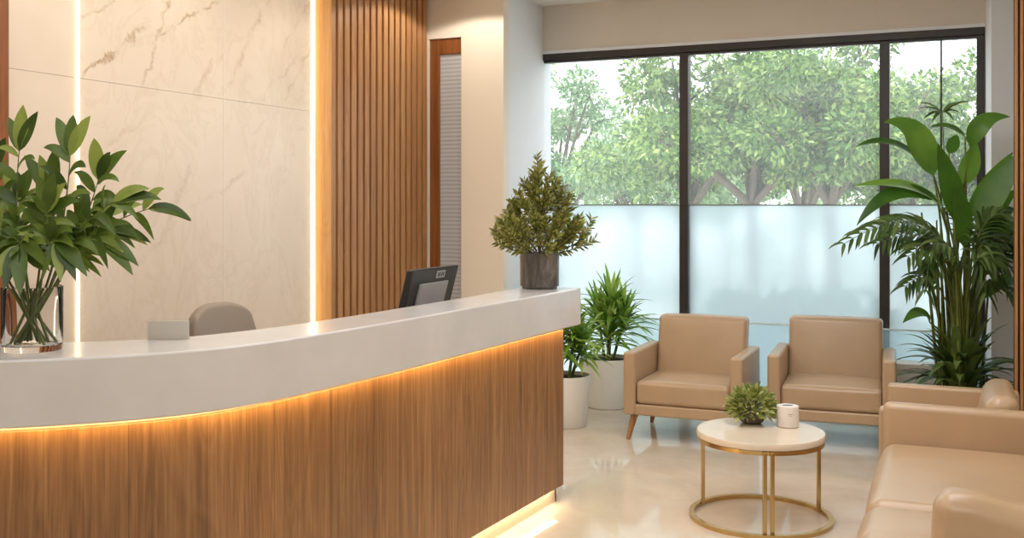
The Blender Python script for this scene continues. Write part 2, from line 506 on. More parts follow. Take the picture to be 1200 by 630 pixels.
struct('floor', MB().box(-3.9, 1.0, -2.6, 7.75, -0.1, 0), M['floor'], smooth=False)
struct('ceiling', MB().box(-3.9, 1.0, -2.6, 7.75, ZC, ZC + 0.12), M['ceiling'], smooth=False)
wl = struct('wall_left', MB().box(-3.88, -3.70, -2.6, 6.95, 0, ZC), M['wall'], smooth=False)
# marble slabs fixed to the left wall, a joint at 2.07 m
J = 0.0008
for y0, y1, x1, mt in ((3.10, 3.461, -3.64, 'marble_plain'), (3.470, 4.475, -3.64, 'marble'), (4.475, 5.297, -3.64, 'marble')):
    for z0, z1 in ((0, 2.07), (2.07, ZC)):
        p = MB().box(-3.70, x1, y0 + J, y1 - J, z0 + J, z1 - J).build('marble_panel', M[mt], wl, smooth=False)
MB().box(-3.70, -3.6385, 4.471, 4.479, 0, ZC).build('joint_trim', M['white_plastic'], wl, smooth=False)
struct('wall_right', MB().box(XR, XR + 0.15, -2.6, 7.2, 0, ZC), M['wall'], smooth=False)
struct('wall_rear', MB().box(-3.9, 1.0, -2.75, -2.6, 0, ZC), M['wall'], smooth=False)
# end wall beside the slats with a tall narrow opening, and the column that runs to the window
XC = -3.01
DX0, DX1, DZ = -3.625, -3.352, 2.735
we = MB()
we.box(DX1, XC, YE, YE + 0.10, 0, ZC)
we.box(-3.70, DX1, YE, YE + 0.10, DZ, ZC)
we.box(-3.70, DX0, YE, YE + 0.10, 0, DZ)
struct('wall_end', we, M['wall'], smooth=False)
struct('wall_column', MB().box(XC - 0.12, XC, YE + 0.10, 7.75, 0, ZC), M['white_wall'], smooth=False)
struct('wall_recess', MB().box(-3.88, XC - 0.12, 7.10, 7.2, 0, ZC), M['wall'], smooth=False)
# window wall: header and right pilaster
struct('wall_window', MB().box(XC, 0.20, YW - 0.03, YW + 0.15, 2.70, ZC), M['soffit'], smooth=False)
struct('wall_pilaster', MB().prism([(0.183, 7.60), (0.213, 7.25), (0.80, 7.25), (0.80, 7.75), (0.183, 7.75)], 0, ZC), M['white_wall'], smooth=False)
struct('trim_1', MB().box(XC, 0.19, YW - 0.045, YW - 0.03, 2.690, 2.712), M['white_wall'], smooth=False)

# door in the end wall
d1 = bpy.data.objects.new('door_1', None); C.objects.link(d1); d1['kind'] = 'structure'
df = MB()
df.box(-3.624, -3.545, 6.82, 6.88, 0, 2.734)
df.box(-3.545, -3.353, 6.82, 6.88, 2.62, 2.734)
df.build('door_frame', M['door_wood'], d1, smooth=False, bevel=0.004)
MB().box(-3.545, -3.353, 6.84, 6.86, 0, 2.62).build('ribbed_panel', M['blind'], d1, smooth=False)
MB().box(-3.639, -3.627, 6.795, 6.815, 0, 2.73).build('edge_trim', M['wall'], d1, smooth=False)

# window: dark frame, clear panes above, frosted below
w1 = bpy.data.objects.new('window_1', None); C.objects.link(w1); w1['kind'] = 'structure'
WX0, WX1 = XC, 0.183
WZ = 2.69
def mull(px, half):
    t_ = (px - 600) / 1200
    x = (CA * t_ - SA) / (SA * t_ + CA) * (YW)
    return x
m1x, m2x = mull(803, 0), mull(1037, 0)
hd = MB()
hd.box(WX0, WX1, YW - 0.03, YW + 0.05, WZ - 0.05, WZ)
hd.box(WX0, WX1, YW - 0.01, YW + 0.05, WZ - 0.068, WZ - 0.05)
hd.build('head_frame', M['frame'], w1, smooth=False, bevel=0.004)
for mx_ in (m1x, m2x):
    MB().box(mx_ - 0.033, mx_ + 0.033, YW - 0.05, YW + 0.05, 0.05, WZ - 0.06).build('mullion', M['frame'], w1, smooth=False, bevel=0.003)
MB().box(WX1 - 0.05, WX1, YW - 0.03, YW + 0.05, 0.05, WZ - 0.06).build('jamb', M['frame'], w1, smooth=False)
MB().box(WX0, WX1, YW - 0.03, YW + 0.05, 0, 0.06).build('sill_frame', M['frame'], w1, smooth=False)
bays = ((WX0 + 0.001, m1x - 0.033), (m1x + 0.033, m2x - 0.033), (m2x + 0.033, WX1 - 0.05))
for a, b in bays:
    MB().box(a, b, YW - 0.004, YW + 0.004, 1.498, WZ - 0.068).build('glass_pane', M['glass'], w1, smooth=False)
    MB().box(a, b, YW - 0.006, YW + 0.006, 0.06, 1.490).build('frosted_pane', M['frost'], w1, smooth=False)
    MB().box(a, b, YW - 0.008, YW + 0.008, 1.490, 1.498).build('film_edge', M['film_edge'], w1, smooth=False)
jx = mull(1103, 0)
MB().box(jx - 0.006, jx + 0.006, YW - 0.012, YW + 0.012, 1.502, WZ - 0.068).build('glazing_joint', M['frame'], w1, smooth=False)

# low glass screen standing in front of the frosted panes
ls = thing('low_glass_screen', 'low frosted glass screen with pale top rail along the window behind the armchairs', 'screen', (0, 7.47, 0))
MB().box(-2.25, 0.16, -0.006, 0.006, 0.0, 0.635).build('glass_sheet', M['low_glass'], ls, smooth=False)
MB().box(-2.25, 0.16, -0.008, 0.008, 0.635, 0.647).build('top_rail', M['sheet_edge'], ls, smooth=False)
# pale bench ledge seen through the screen at the right
lb = thing('window_ledge', 'low pale ledge at the window behind the tall potted plant', 'ledge', (-0.13, 7.36, 0))
MB().box(-0.26, 0.26, -0.09, 0.09, 0.40, 0.44).build('ledge_top', M['white_plastic'], lb, smooth=False, bevel=0.006)
MB().box(-0.24, 0.24, -0.07, 0.07, 0.0, 0.40).build('ledge_body', M['white_pot'], lb, smooth=False)

# ------------------------------------------------------------------ slatted wall panels and light strips
def slat_panel(name, label, y0, y1, pitch, face, xb, proud, mat='slat'):
    t_ = thing(name, label, 'wall panel', (0, 0, 0))
    MB().box(-3.70, xb, y0, y1, 0, ZC - 0.002).build('backing_board', M['slat_dark'], t_, smooth=False)
    s_ = MB()
    n = int(round((y1 - y0) / pitch))
    for i in range(n):
        a = y0 + (i + 0.5) * (y1 - y0) / n
        s_.box(xb, xb + proud, a - face / 2, a + face / 2, 0, ZC - 0.002)
    s_.build('slats', M[mat], t_, smooth=False, bevel=0.004, seg=2)
    return t_
sp = slat_panel('slatted_wall_panel', 'wide vertical wood slat panel on the wall between light strip and doorway', 5.48, 6.79, 0.083, 0.057, -3.665, 0.04)
MB().prism([(-3.70, 5.333), (-3.665, 5.333), (-3.612, 5.478), (-3.70, 5.478)], 0, ZC - 0.002).build('edge_board', M['glow_tinted_board'], sp, smooth=False)  # splayed to catch the strip's light; the glow is also in its colour
sp2 = slat_panel('slatted_wall_panel', 'narrow dark wood slat edge at the far left of the marble wall', 2.3, 3.085, 0.079, 0.056, -3.665, 0.06, 'door_wood')
ls1 = thing('led_light_strip', 'bright vertical light strip between veined marble and wood slat panel', 'light strip', (-3.645, 5.315, 0))
MB().box(-0.05, -0.016, -0.016, 0.016, 0, ZC - 0.003).build('channel', M['white_plastic'], ls1, smooth=False)
MB().tube([(0.004, 0, 0.0), (0.004, 0, ZC - 0.003)], 0.012, 10).build('diffuser', M['led'], ls1)
ls2 = thing('led_light_strip', 'thin vertical light strip between plain and veined marble at left', 'light strip', (-3.645, 3.466, 0))
MB().box(-0.05, -0.014, -0.004, 0.003, 0, ZC - 0.003).build('channel', M['white_plastic'], ls2, smooth=False)
MB().box(-0.013, 0.017, -0.0025, 0.0015, 0, ZC - 0.003).build('diffuser', M['led_soft'], ls2, smooth=False)
# fluted screen at the right, facing the lobby
fs = thing('fluted_wood_screen', 'tall reddish wood fluted screen at the right edge behind the plant and armchairs', 'screen', (0.30, 6.30, 0))
MB().box(0, 0.49, 0.02, 0.08, 0, ZC - 0.002).build('backing_board', M['slat_dark'], fs, smooth=False)
s_ = MB()
for i in range(18):
    s_.box(0.002 + i * 0.027, 0.002 + i * 0.027 + 0.017, -0.005, 0.02, 0, ZC - 0.002)
s_.build('slats', M['slat'], fs, smooth=False, bevel=0.004, seg=2)

# ------------------------------------------------------------------ reception desk
front = [(-3.45, 1.36), (-3.2, 1.47), (-2.9, 1.63), (-2.64, 1.80), (-2.385, 1.998), (-2.25, 2.112), (-2.125, 2.24), (-2.018, 2.40), (-1.945, 2.62), (-1.898, 2.945),
         (-1.860, 3.337), (-1.822, 3.874), (-1.778, 4.471), (-1.745, 4.917)]
FP = [(p.x, p.y) for p in catmull([(x, y, 0) for x, y in front], 6)]
def normals(P):
    out = []
    for i in range(len(P)):
        a, b = P[max(i - 1, 0)], P[min(i + 1, len(P) - 1)]
        dx, dy = b[0] - a[0], b[1] - a[1]
        l = math.hypot(dx, dy)
        out.append((-dy / l, dx / l))
    return out
FN = normals(FP)
def off(d, trim=0.0):
    out = []
    for (x, y), (nx, ny) in zip(FP, FN):
        dd = d(y) if callable(d) else d
        out.append((x + nx * dd, min(y + ny * dd, 4.917 - trim)))
    return out
ZT, ZB = 1.075, 0.888
def wtop(y): return 0.25 + 0.11 * max(0.0, min(1.0, (2.95 - y) / 0.9)) + 0.035 * max(0.0, min(1.0, (y - 4.2) / 0.4))
desk = thing('reception_desk', 'curved reception desk with pale stone counter and glowing walnut front', 'reception desk')
MB().strip_solid(off(0), off(wtop), ZB, ZT).build('stone_counter', M['stone'], desk, bevel=0.006, seg=2, angle=30)
# wood front with a rounded end
A = off(0.06, 0.045); B = off(0.32, 0.045)
def round_end(A, B, r, n=6):
    p, q = Vector((*A[-1], 0)), Vector((*B[-1], 0))
    tA = (Vector((*A[-1], 0)) - Vector((*A[-3], 0))).normalized()
    ac = (q - p).normalized()
    A2 = [a for a in A if (p - Vector((*a, 0))).dot(tA) > r]
    B2 = B[:len(A2)]
    c = p - tA * r + ac * r
    for i in range(n + 1):
        th = math.pi / 2 * i / n
        w = c - ac * r * math.cos(th) + tA * r * math.sin(th)
        A2.append((w.x, w.y)); B2.append(B[-1])
    return A2, B2
A2, B2 = round_end(A, B, 0.05)
MB().strip_solid(A2, B2, 0.088, 0.868).build('walnut_front', M['desk_wood'], desk, bevel=0.016, seg=3, angle=50)
MB().strip_solid(off(0.085, 0.08), off(0.30, 0.08), 0.868, 0.888).build('shadow_gap', M['desk_inner'], desk, smooth=False)
MB().strip_solid(off(0.102, 0.09), off(0.30, 0.09), 0.0, 0.088).build('plinth', M['plinth'], desk, smooth=False)
MB().strip_solid(off(0.020, 0.05), off(0.052, 0.05), ZB - 0.002, ZB).build('counter_light_strip', M['led_amber'], desk, smooth=False, label='amber light strip under the stone')
MB().strip_solid(off(0.080, 0.13), off(0.100, 0.13), 0.084, 0.0885).build('plinth_light_strip', M['led_plinth'], desk, smooth=False, label='warm light strip above the plinth')
A3 = [p for p in off(0.33, 0.06) if p[1] > 2.3]; B3 = [p for p in off(0.85, 0.06)][-len(A3):]
MB().strip_solid(A3, B3, 0.715, 0.745).build('work_surface', M['desk_inner'], desk, smooth=False)
MB().strip_solid([p for p in off(0.32, 0.05)][-3:], [p for p in off(0.84, 0.05)][-3:], 0.0, 0.715).build('end_panel', M['desk_wood'], desk, smooth=False)

# ------------------------------------------------------------------ armchairs and sofa
def leg_mb(x, y, sx, sy, h=0.16):
    m = MB()
    v = []; n = 8
    m.tube([(x + sx * 0.035, y + sy * 0.035, 0), (x, y, h)], [0.013, 0.025], 12)
    return m

def armchair(label, loc, rz, back_h=0.745, arm_h=0.56, width=0.755, group=None, back_y=0.56, br=0.03):
    """front faces -y; origin at the centre of the front edge on the floor"""
    o = thing('armchair', label, 'armchair', loc, rz, group)
    hw = width / 2; at = 0.078; dep = 0.62
    L = M['leather']
    for s in (-1, 1):
        MB().rbox((s * (hw - at / 2), dep / 2, (0.16 + arm_h) / 2), (at, dep, arm_h - 0.16), 0.018, (0.003, 0, 0)).build('armrest', L, o)
    iw = width - 2 * at
    MB().rbox((0, 0.31, 0.195), (iw + 0.02, 0.60, 0.07), 0.012).build('seat_frame', L, o)
    MB().rbox((0, 0.275, 0.305), (iw - 0.004, 0.53, 0.145), 0.028, (0, 0.006, 0.016)).build('seat_cushion', L, o)
    def lean(x, y, z): return (x, y + (z - 0.36) * 0.20, z)
    zc = (0.27 + back_h) / 2
    MB().rbox((0, back_y, zc), (iw - 0.004, 0.135, back_h - 0.27), br, (0, 0.012, 0.006), fn=lean).build('backrest', L, o)
    for sx in (-1, 1):
        for sy in (-1, 1):
            leg_mb(sx * (hw - 0.06), 0.06 if sy < 0 else 0.55, sx, sy).build('leg', M['leg_wood'], o)
    return o

armchair('tan leather armchair by the window, left of the pair, beside the white potted plants', (-1.565, 6.27, 0), R(0))
armchair('tan leather armchair by the window behind the small round table, next to the tall plant', (-0.700, 6.52, 0), R(3))
armchair('tan armchair facing sideways, tucked behind the sofa arm in front of the tall plant', (-0.325, 5.397, 0), R(-90), back_h=0.63, arm_h=0.56, back_y=0.475, br=0.055)

sofa = thing('sofa', 'large tan leather sofa in the right foreground with two seat cushions', 'sofa', (-0.30, 4.17, 0), R(-90))
# local: front -y (towards the desk), +x = towards the camera (room -y)
L = M['leather']
XF = -0.835                      # far arm outer side (room y 5.005)
XN = 0.86                        # near end
def softtop(x, y, z): return (x, y, z)
MB().rbox((XF + 0.04, 0.36, 0.38), (0.08, 0.72, 0.44), 0.03, (0.004, 0, 0)).build('armrest', L, sofa)
def slope(x, y, z):
    k = max(0.0, min(1.0, (y - 0.36) / 0.4))
    return (x, y, z - (0.09 * k if z > 0.4 else 0.0))
MB().rbox((XN - 0.10, 0.53, 0.395), (0.17, 0.58, 0.46), 0.06, (0.012, 0.01, 0.01), fn=slope).build('armrest', L, sofa)
MB().rbox(((XF + XN) / 2, 0.42, 0.20), (XN - XF - 0.02, 0.78, 0.11), 0.02).build('seat_frame', L, sofa)
MB().rbox((XF + 0.08 + 0.515, 0.34, 0.335), (1.03, 0.68, 0.19), 0.06, (0.0, 0.012, 0.012)).build('seat_cushion', L, sofa)
x0 = XF + 0.08 + 1.032
MB().rbox(((x0 + XN - 0.19) / 2, 0.34, 0.333), (XN - 0.19 - x0, 0.68, 0.19), 0.06, (0.0, 0.008, 0.012)).build('seat_cushion', L, sofa)
MB().rbox(((x0 + XN) / 2 , 0.165, 0.332), (XN - x0, 0.325, 0.185), 0.06, (0.0, 0.008, 0.008)).build('seat_cushion', L, sofa)
def lean2(x, y, z): return (x, y + (z - 0.4) * 0.15, z)
MB().rbox(((XF + XN) / 2 + 0.0, 0.72, 0.47), (XN - XF - 0.18, 0.17, 0.42), 0.05, (0, 0.02, 0.01), fn=lean2).build('backrest', L, sofa)
for sx in (XF + 0.1, XN - 0.1):
    for sy in (0.08, 0.74):
        leg_mb(sx, sy, 1 if sx > 0 else -1, -1 if sy < 0.4 else 1).build('leg', M['leg_wood'], sofa)

# ------------------------------------------------------------------ round table
TX, TY = -0.856, 4.974
tb = thing('coffee_table', 'small round coffee table with cream marble top and brass ring base', 'table', (TX, TY, 0), R(YAW))
MB().lathe([(0.0, 0.385), (0.293, 0.385), (0.300, 0.390), (0.302, 0.410), (0.297, 0.418), (0.0, 0.42)], 72).build('tabletop', M['tabletop'], tb)
def ring(m, r, z, w, h, n=72):
    m.lathe([(r - w / 2, z - h / 2), (r + w / 2, z - h / 2), (r + w / 2, z + h / 2), (r - w / 2, z + h / 2), (r - w / 2, z - h / 2)], n)
    return m
m_ = MB()
n = 72
def hoop(r, z0, z1, w):
    m = MB()
    v = []; f = []
    for k in range(n):
        th = 2 * math.pi * k / n
        for rr, z in ((r - w, z0), (r + w, z0), (r + w, z1), (r - w, z1)):
            v.append((rr * math.cos(th), rr * math.sin(th), z))
    for k in range(n):
        for q in range(4):
            f.append((4 * k + q, 4 * ((k + 1) % n) + q, 4 * ((k + 1) % n) + (q + 1) % 4, 4 * k + (q + 1) % 4))
    return m.add(v, f)
hoop(0.287, 0.366, 0.385, 0.008).build('top_ring', M['brass'], tb, angle=30)
hoop(0.325, 0.0, 0.020, 0.012).build('base_ring', M['brass'], tb, angle=30)
for ang, dx in ((142, 0), (263, -0.017), (263, 0.017), (12, 0)):
    x, y = 0.305 * math.cos(R(ang)), 0.305 * math.sin(R(ang))
    m = MB()
    m.box(x - 0.009 + dx, x + 0.009 + dx, y - 0.009, y + 0.009, 0.012, 0.384)
    m.build('leg', M['brass'], tb, smooth=False, bevel=0.002)

def at(px, py, z):
    """room point at height z behind photo pixel (px, py)"""
    Y = 1200 * (1.5 - z) / (py - 239); X = (px - 600) / 1200 * Y
    return (CA * X - SA * Y, SA * X + CA * Y)

rnd = random.Random(7)
# small plant on the table
px, py = at(881, 495, 0.42)
sp_ = thing('potted_plant', 'small bushy pale green plant in a grey bowl on the round table', 'potted plant', (px, py, 0.42))
MB().lathe([(0.0, 0.0), (0.042, 0.0), (0.058, 0.012), (0.066, 0.040), (0.064, 0.062), (0.058, 0.062), (0.058, 0.052), (0.0, 0.050)], 32).build('pot', M['grey_pot'], sp_)
MB().lathe([(0.0, 0.056), (0.05, 0.054), (0.057, 0.050)], 24).build('soil', M['soil'], sp_)
fm = MB()
for i in range(700):
    th = rnd.uniform(0, 2 * math.pi); ph = math.acos(rnd.uniform(-0.42, 1.0))
    d = Vector((math.sin(ph) * math.cos(th), math.sin(ph) * math.sin(th), math.cos(ph)))
    rr = rnd.uniform(0.6, 1.0)
    c = Vector((0, 0, 0.075)) + Vector((d.x * 0.112, d.y * 0.112, d.z * 0.100)) * rr
    tip = c + (d + Vector((rnd.uniform(-.5, .5), rnd.uniform(-.5, .5), rnd.uniform(-.3, .6)))).normalized() * rnd.uniform(0.026, 0.042)
    fm.leaf(c, (c + tip) / 2 + Vector((0, 0, 0.006)), tip, rnd.uniform(0.014, 0.021), d.cross(Vector((rnd.uniform(-1, 1), rnd.uniform(-1, 1), 0.2))), n=4, fold=0.3)
fm.build('foliage', M['leaf_small'], sp_)
st = MB()
for i in range(14):
    th = rnd.uniform(0, 6.28); r_ = rnd.uniform(.03, .08)
    st.tube(bez((0.02 * math.cos(th), 0.02 * math.sin(th), 0.05), (0.03 * math.cos(th), 0.03 * math.sin(th), 0.09), (r_ * math.cos(th), r_ * math.sin(th), 0.11), 4), 0.002, 5)
st.build('stems', M['stem'], sp_)

# tissue dispenser
px, py = at(923, 499, 0.42)
td = thing('tissue_dispenser', 'small white rounded tissue dispenser beside the plant on the round table', 'tissue dispenser', (px, py, 0.42), R(YAW))
MB().lathe([(0.0, 0.0), (0.050, 0.0), (0.0535, 0.003), (0.0535, 0.097), (0.0515, 0.1005), (0.0, 0.102)], 56).build('body', M['white_plastic'], td)
m = MB(); v = [(0.026 * math.cos(2 * math.pi * k / 28), 0.014 * math.sin(2 * math.pi * k / 28)) for k in range(28)]
m.prism(v, 0.1005, 0.1026); m.build('slot', M['black'], td, smooth=False, label='dark oval slot')
m = MB(); m.box(-0.012, 0.012, -0.0545, -0.0520, 0.066, 0.069); m.box(-0.007, 0.007, -0.0545, -0.0525, 0.058, 0.060)
m.build('printed_mark', M['grey_print'], td, smooth=False)

# ------------------------------------------------------------------ desk-top things
# monitor seen from behind
mo = thing('monitor', 'black monitor seen from behind on the desk, leaning over the stone counter', 'monitor', (-2.30, 4.14, 0.745), R(-90))
# local: x along -room y ... +x points to room -y; y points to room +x (towards the viewer)
tl_ = R(15)
def tilt(x, y, z): return (x, y + (z - 0.2) * math.tan(tl_) + 0.05, z)
MB().rbox((0.0, 0.0, 0.325), (0.45, 0.035, 0.285), 0.010, fn=tilt).build('display_housing', M['black'], mo)
MB().rbox((0.005, 0.022, 0.300), (0.265, 0.014, 0.20), 0.004, fn=tilt).build('rear_plate', M['label_grey'], mo, label='light grey plate')
MB().rbox((0.005, 0.029, 0.225), (0.25, 0.004, 0.035), 0.001, fn=tilt).build('lower_plate', M['label_dark'], mo)
m = MB(); m.rbox((-0.045, 0.019, 0.434), (0.085, 0.004, 0.034), 0.001, fn=tilt); m.build('badge', M['label_grey'], mo, label='small grey badge with dark strokes')
m = MB()
for dx in (-0.024, -0.008, 0.010, 0.024): m.rbox((-0.045 + dx, 0.022, 0.434), (0.006, 0.002, 0.018), 0.0008, fn=tilt, k=1, m=1)
m.build('badge_strokes', M['black'], mo)
MB().rbox((0.0, -0.014, 0.325), (0.43, 0.008, 0.262), 0.003, fn=tilt).build('screen', M['dark_metal'], mo)
MB().tube([(0, 0.03, 0.01), (0, 0.06, 0.20)], [0.03, 0.025], 16).build('stand_neck', M['black'], mo)
MB().rbox((0, 0.02, 0.008), (0.22, 0.17, 0.016), 0.006).build('stand_base', M['black'], mo)

# acrylic card holder at the back edge
px, py = at(197.5, 397.5, 1.075)
ch = thing('card_holder', 'blank grey card in a clear acrylic holder standing on the stone counter', 'card holder', (px, py, 1.075), R(28))
MB().box(-0.062, 0.062, -0.004, 0.004, 0.0, 0.058).build('card', M['card'], ch, smooth=False)
MB().box(-0.066, 0.066, -0.007, -0.005, 0.0, 0.061).build('front_sheet', M['sheet'], ch, smooth=False)
MB().box(-0.066, 0.066, 0.005, 0.007, 0.0, 0.061).build('back_sheet', M['sheet'], ch, smooth=False)
MB().box(-0.066, 0.066, -0.007, 0.028, -0.0, 0.003).build('foot', M['sheet'], ch, smooth=False)

# office chair behind the desk
oc = thing('office_chair', 'taupe office chair behind the stone counter in front of the marble wall', 'chair', (-2.72, 3.63, 0), R(90))
def chair_back(x, y, z):
    q = abs(x) / 0.215
    return (x * (1 - 0.10 * max(0.0, (z - 0.95) / 0.1)), y - 0.7 * x * x + (z - 0.7) * 0.22, z - (0.055 * q ** 3.2 if z > 0.8 else 0.0))
MB().rbox((0, 0.20, 0.825), (0.43, 0.05, 0.48), 0.022, (0, 0.012, 0.0), fn=chair_back, m=16).build('backrest', M['taupe'], oc)
MB().rbox((0, -0.03, 0.46), (0.48, 0.46, 0.08), 0.03, (0, 0, 0.012)).build('seat', M['taupe'], oc)
MB().tube([(0, 0.20, 0.44), (0, 0.255, 0.50), (0, 0.265, 0.62)], 0.018, 10).build('back_support', M['dark_metal'], oc)
MB().tube([(0, 0, 0.08), (0, 0, 0.425)], 0.025, 14).build('gas_column', M['dark_metal'], oc)
for k in range(5):
    a = 2 * math.pi * k / 5
    e = (0.27 * math.cos(a), 0.27 * math.sin(a))
    b = MB().tube([(0, 0, 0.10), (e[0], e[1], 0.075)], [0.024, 0.016], 8).build('base_spoke', M['dark_metal'], oc)
    MB().tube([(e[0] - 0.012 * math.sin(a), e[1] + 0.012 * math.cos(a), 0.03), (e[0] + 0.012 * math.sin(a), e[1] - 0.012 * math.cos(a), 0.03)], 0.030, 14).build('caster', M['black'], b)

# ------------------------------------------------------------------ vase with leafy branches
vx, vy = at(38, 409.5, 1.075)
VZ = 1.0752
va = thing('glass_vase', 'clear cylindrical glass vase at the left end of the stone counter', 'vase', (vx, vy, VZ))
MB().lathe([(0.0, 0.0), (0.080, 0.0), (0.083, 0.004), (0.0835, 0.183), (0.082, 0.185), (0.0785, 0.185), (0.077, 0.183), (0.0765, 0.022), (0.070, 0.016), (0.0, 0.015)], 56).build('glass_body', M['vase'], va, angle=50)
MB().lathe([(0.0, 0.0155), (0.070, 0.0165), (0.0762, 0.023), (0.0762, 0.040), (0.0, 0.040)], 40).build('water', M['water'], va, angle=50)
bq = thing('leafy_bouquet', 'large bunch of broad green leafy branches standing in the glass vase', 'plant', (vx, vy, VZ), R(YAW))
# local x = to the right as seen, y = away
rnd = random.Random(11)
ends = [(-.055, .60, .02), (.035, .47, .05), (.125, .585, .0), (.20, .515, .04), (.29, .45, -.05), (.215, .37, .07), (.235, .35, -.04), (.13, .34, -.1), (.375, .43, .02),
        (-.15, .55, .05), (-.22, .46, .0), (-.24, .36, -.06), (-.16, .30, -.1), (.03, .33, -.14), (-.06, .36, -.13), (.09, .42, -.08), (-.10, .45, .1), (.16, .40, .12)]
for i, (ex, ez, ey) in enumerate(ends):
    a = math.atan2(ey + rnd.uniform(-.05, .05), ex + 1e-3)
    b0 = Vector((-0.045 * math.cos(a) + rnd.uniform(-.02, .02), -0.045 * math.sin(a) + rnd.uniform(-.02, .02), 0.018))
    rim = Vector((max(-.06, min(.06, ex * 0.32)), max(-.055, min(.055, ey * 0.4)), 0.185))
    ex *= 0.88
    end = Vector((ex, ey, ez - 0.02))
    c1 = rim + (rim - b0) * 0.75 + Vector((0, 0, 0.05))
    pts = [b0.lerp(rim, k / 5) for k in range(5)] + bez(rim, c1, end, 9)
    stem = MB().tube(pts, [0.0042] * 5 + [0.0036 - 0.0022 * k / 9 for k in range(10)], 6).build('branch', M['stem'], bq)
    lm = MB()
    up = pts[6:]
    nl = rnd.randint(8, 11)
    spread = Vector((ex, ey, 0.10)).normalized()
    for k in range(nl):
        f = (k + 0.5) / nl
        q = f * (len(up) - 1); j = min(int(q), len(up) - 2)
        p = up[j].lerp(up[j + 1], q - j)
        tg = (up[j + 1] - up[j]).normalized()
        side = tg.cross(Vector((0, -1, 0.25))).normalized() * (1 if k % 2 else -1)
        ln = rnd.uniform(0.085, 0.13) * (1.0 if f > 0.3 else 0.85)
        d = (tg * rnd.uniform(0.5, 0.9) + side * rnd.uniform(0.5, 0.9) + Vector((0, rnd.uniform(-.6, .25), rnd.uniform(-.15, .15)))).normalized()
        tip = p + d * ln + Vector((0, 0, -0.02 - 0.16 * ln * abs(d.x)))
        mid = p + d * ln * 0.5 + Vector((0, 0, 0.018))
        lm.leaf(p, mid, tip, ln * rnd.uniform(0.23, 0.31), Vector((rnd.uniform(-.5, .5), -0.75, rnd.uniform(.2, .8))), n=8, fold=0.22)
    tg = (up[-1] - up[-2]).normalized()
    for sgn in (-0.35, 0.35, 0.0):
        d = (tg + Vector((sgn, 0, -abs(ex) * 0.8))).normalized(); ln = rnd.uniform(0.11, 0.15)
        lm.leaf(end, end + d * ln * .5 + Vector((0, 0, .012)), end + d * ln - Vector((0, 0, abs(ex) * .12)), ln * 0.30, Vector((0.2, -0.8, 0.6)), n=8, fold=0.22)
    # low dense filler near the rim
    for k in range(11):
        p = up[1].lerp(up[4], rnd.uniform(.2, 1))
        d = Vector((rnd.uniform(-1, 1), rnd.uniform(-1, .6), rnd.uniform(-.05, .8))).normalized(); ln = rnd.uniform(0.06, 0.105)
        lm.leaf(p, p + d * ln * .5 + Vector((0, 0, .015)), p + d * ln - Vector((0, 0, .015)), ln * rnd.uniform(.22, .32), Vector((rnd.uniform(-.4, .4), -0.7, 0.6)), n=6, fold=0.22)
    lm.build('leaves', M['leaf_vase'], stem)

# ------------------------------------------------------------------ podocarpus in the marble pot on the desk end
px, py = (-1.925, 4.80)
pp = thing('potted_plant', 'conical green plant in a dark marble pot on the stone counter end', 'potted plant', (px, py, 1.0755), R(YAW))
MB().lathe([(0.0, 0.0), (0.088, 0.0), (0.090, 0.012), (0.098, 0.013), (0.099, 0.18), (0.090, 0.18), (0.089, 0.165), (0.0, 0.165)], 48).build('pot', M['marble_pot'], pp)
MB().lathe([(0.0, 0.170), (0.05, 0.169), (0.089, 0.166)], 24).build('soil', M['soil'], pp)
rnd = random.Random(5)
fm = MB(); tw = MB()
def sprig(a, b, w, dens=170):
    a, b = Vector(a), Vector(b)
    L_ = (b - a).length
    c = (a + b) / 2 + Vector(((b.x - a.x) * 0.18, (b.y - a.y) * 0.18, -0.02))
    pts = bez(a, c, b, 8)
    tw.tube(pts, [0.0035 - 0.002 * i / 8 for i in range(9)], 5)
    n = int(dens * L_) + 6
    for i in range(n):
        t = 0.18 + 0.82 * i / n
        q = t * 8; j = min(int(q), 7)
        p = pts[j].lerp(pts[j + 1], q - j); tg = (pts[j + 1] - pts[j]).normalized()
        sd = tg.cross(Vector((rnd.uniform(-1, 1), rnd.uniform(-1, 1), rnd.uniform(-1, 1)))).normalized()
        d = (tg * rnd.uniform(0.6, 1.2) + sd).normalized()
        ln = rnd.uniform(0.030, 0.050)
        fm.leaf(p, p + d * ln * .5, p + d * ln, 0.0105, sd.cross(tg) + Vector((0, -.3, .3)), n=3, fold=0.15)
H = 0.165
stem_pts = [(0, 0, H), (0.004, 0, 0.34), (-0.006, 0, 0.50), (-0.012, 0, 0.64)]
tw.tube(stem_pts, [0.007, 0.006, 0.004, 0.002], 7)
sprig((0.004, 0, 0.34), (-0.012, 0, 0.675), 1, 260)
NB = 38
for k in range(NB):
    h = (k + 0.5) / NB
    a = k * 2.39996 + rnd.uniform(-.25, .25)
    Rr = (0.275 * (1 - h) ** 0.85 + 0.02) * rnd.uniform(0.84, 1.06)
    ze = 0.225 + 0.40 * h + rnd.uniform(-.02, .03)
    zb = max(0.168, ze - Rr * 0.75 - 0.05)
    e = (Rr * math.cos(a), Rr * math.sin(a), ze)
    b_ = (0.02 * math.cos(a), 0.02 * math.sin(a), zb)
    sprig(b_, e, 1, 210)
    if Rr > .1:
        for sg in (-1, 1):
            m_ = Vector(b_).lerp(Vector(e), rnd.uniform(.4, .6))
            a2 = a + sg * rnd.uniform(.35, .6)
            q = Rr * rnd.uniform(.35, .5)
            sprig(m_, m_ + Vector((q * math.cos(a2), q * math.sin(a2), q * rnd.uniform(.7, 1.2))), 1, 210)
tw.build('stems', M['twig'], pp)
fm.build('foliage', M['leaf_pine'], pp)

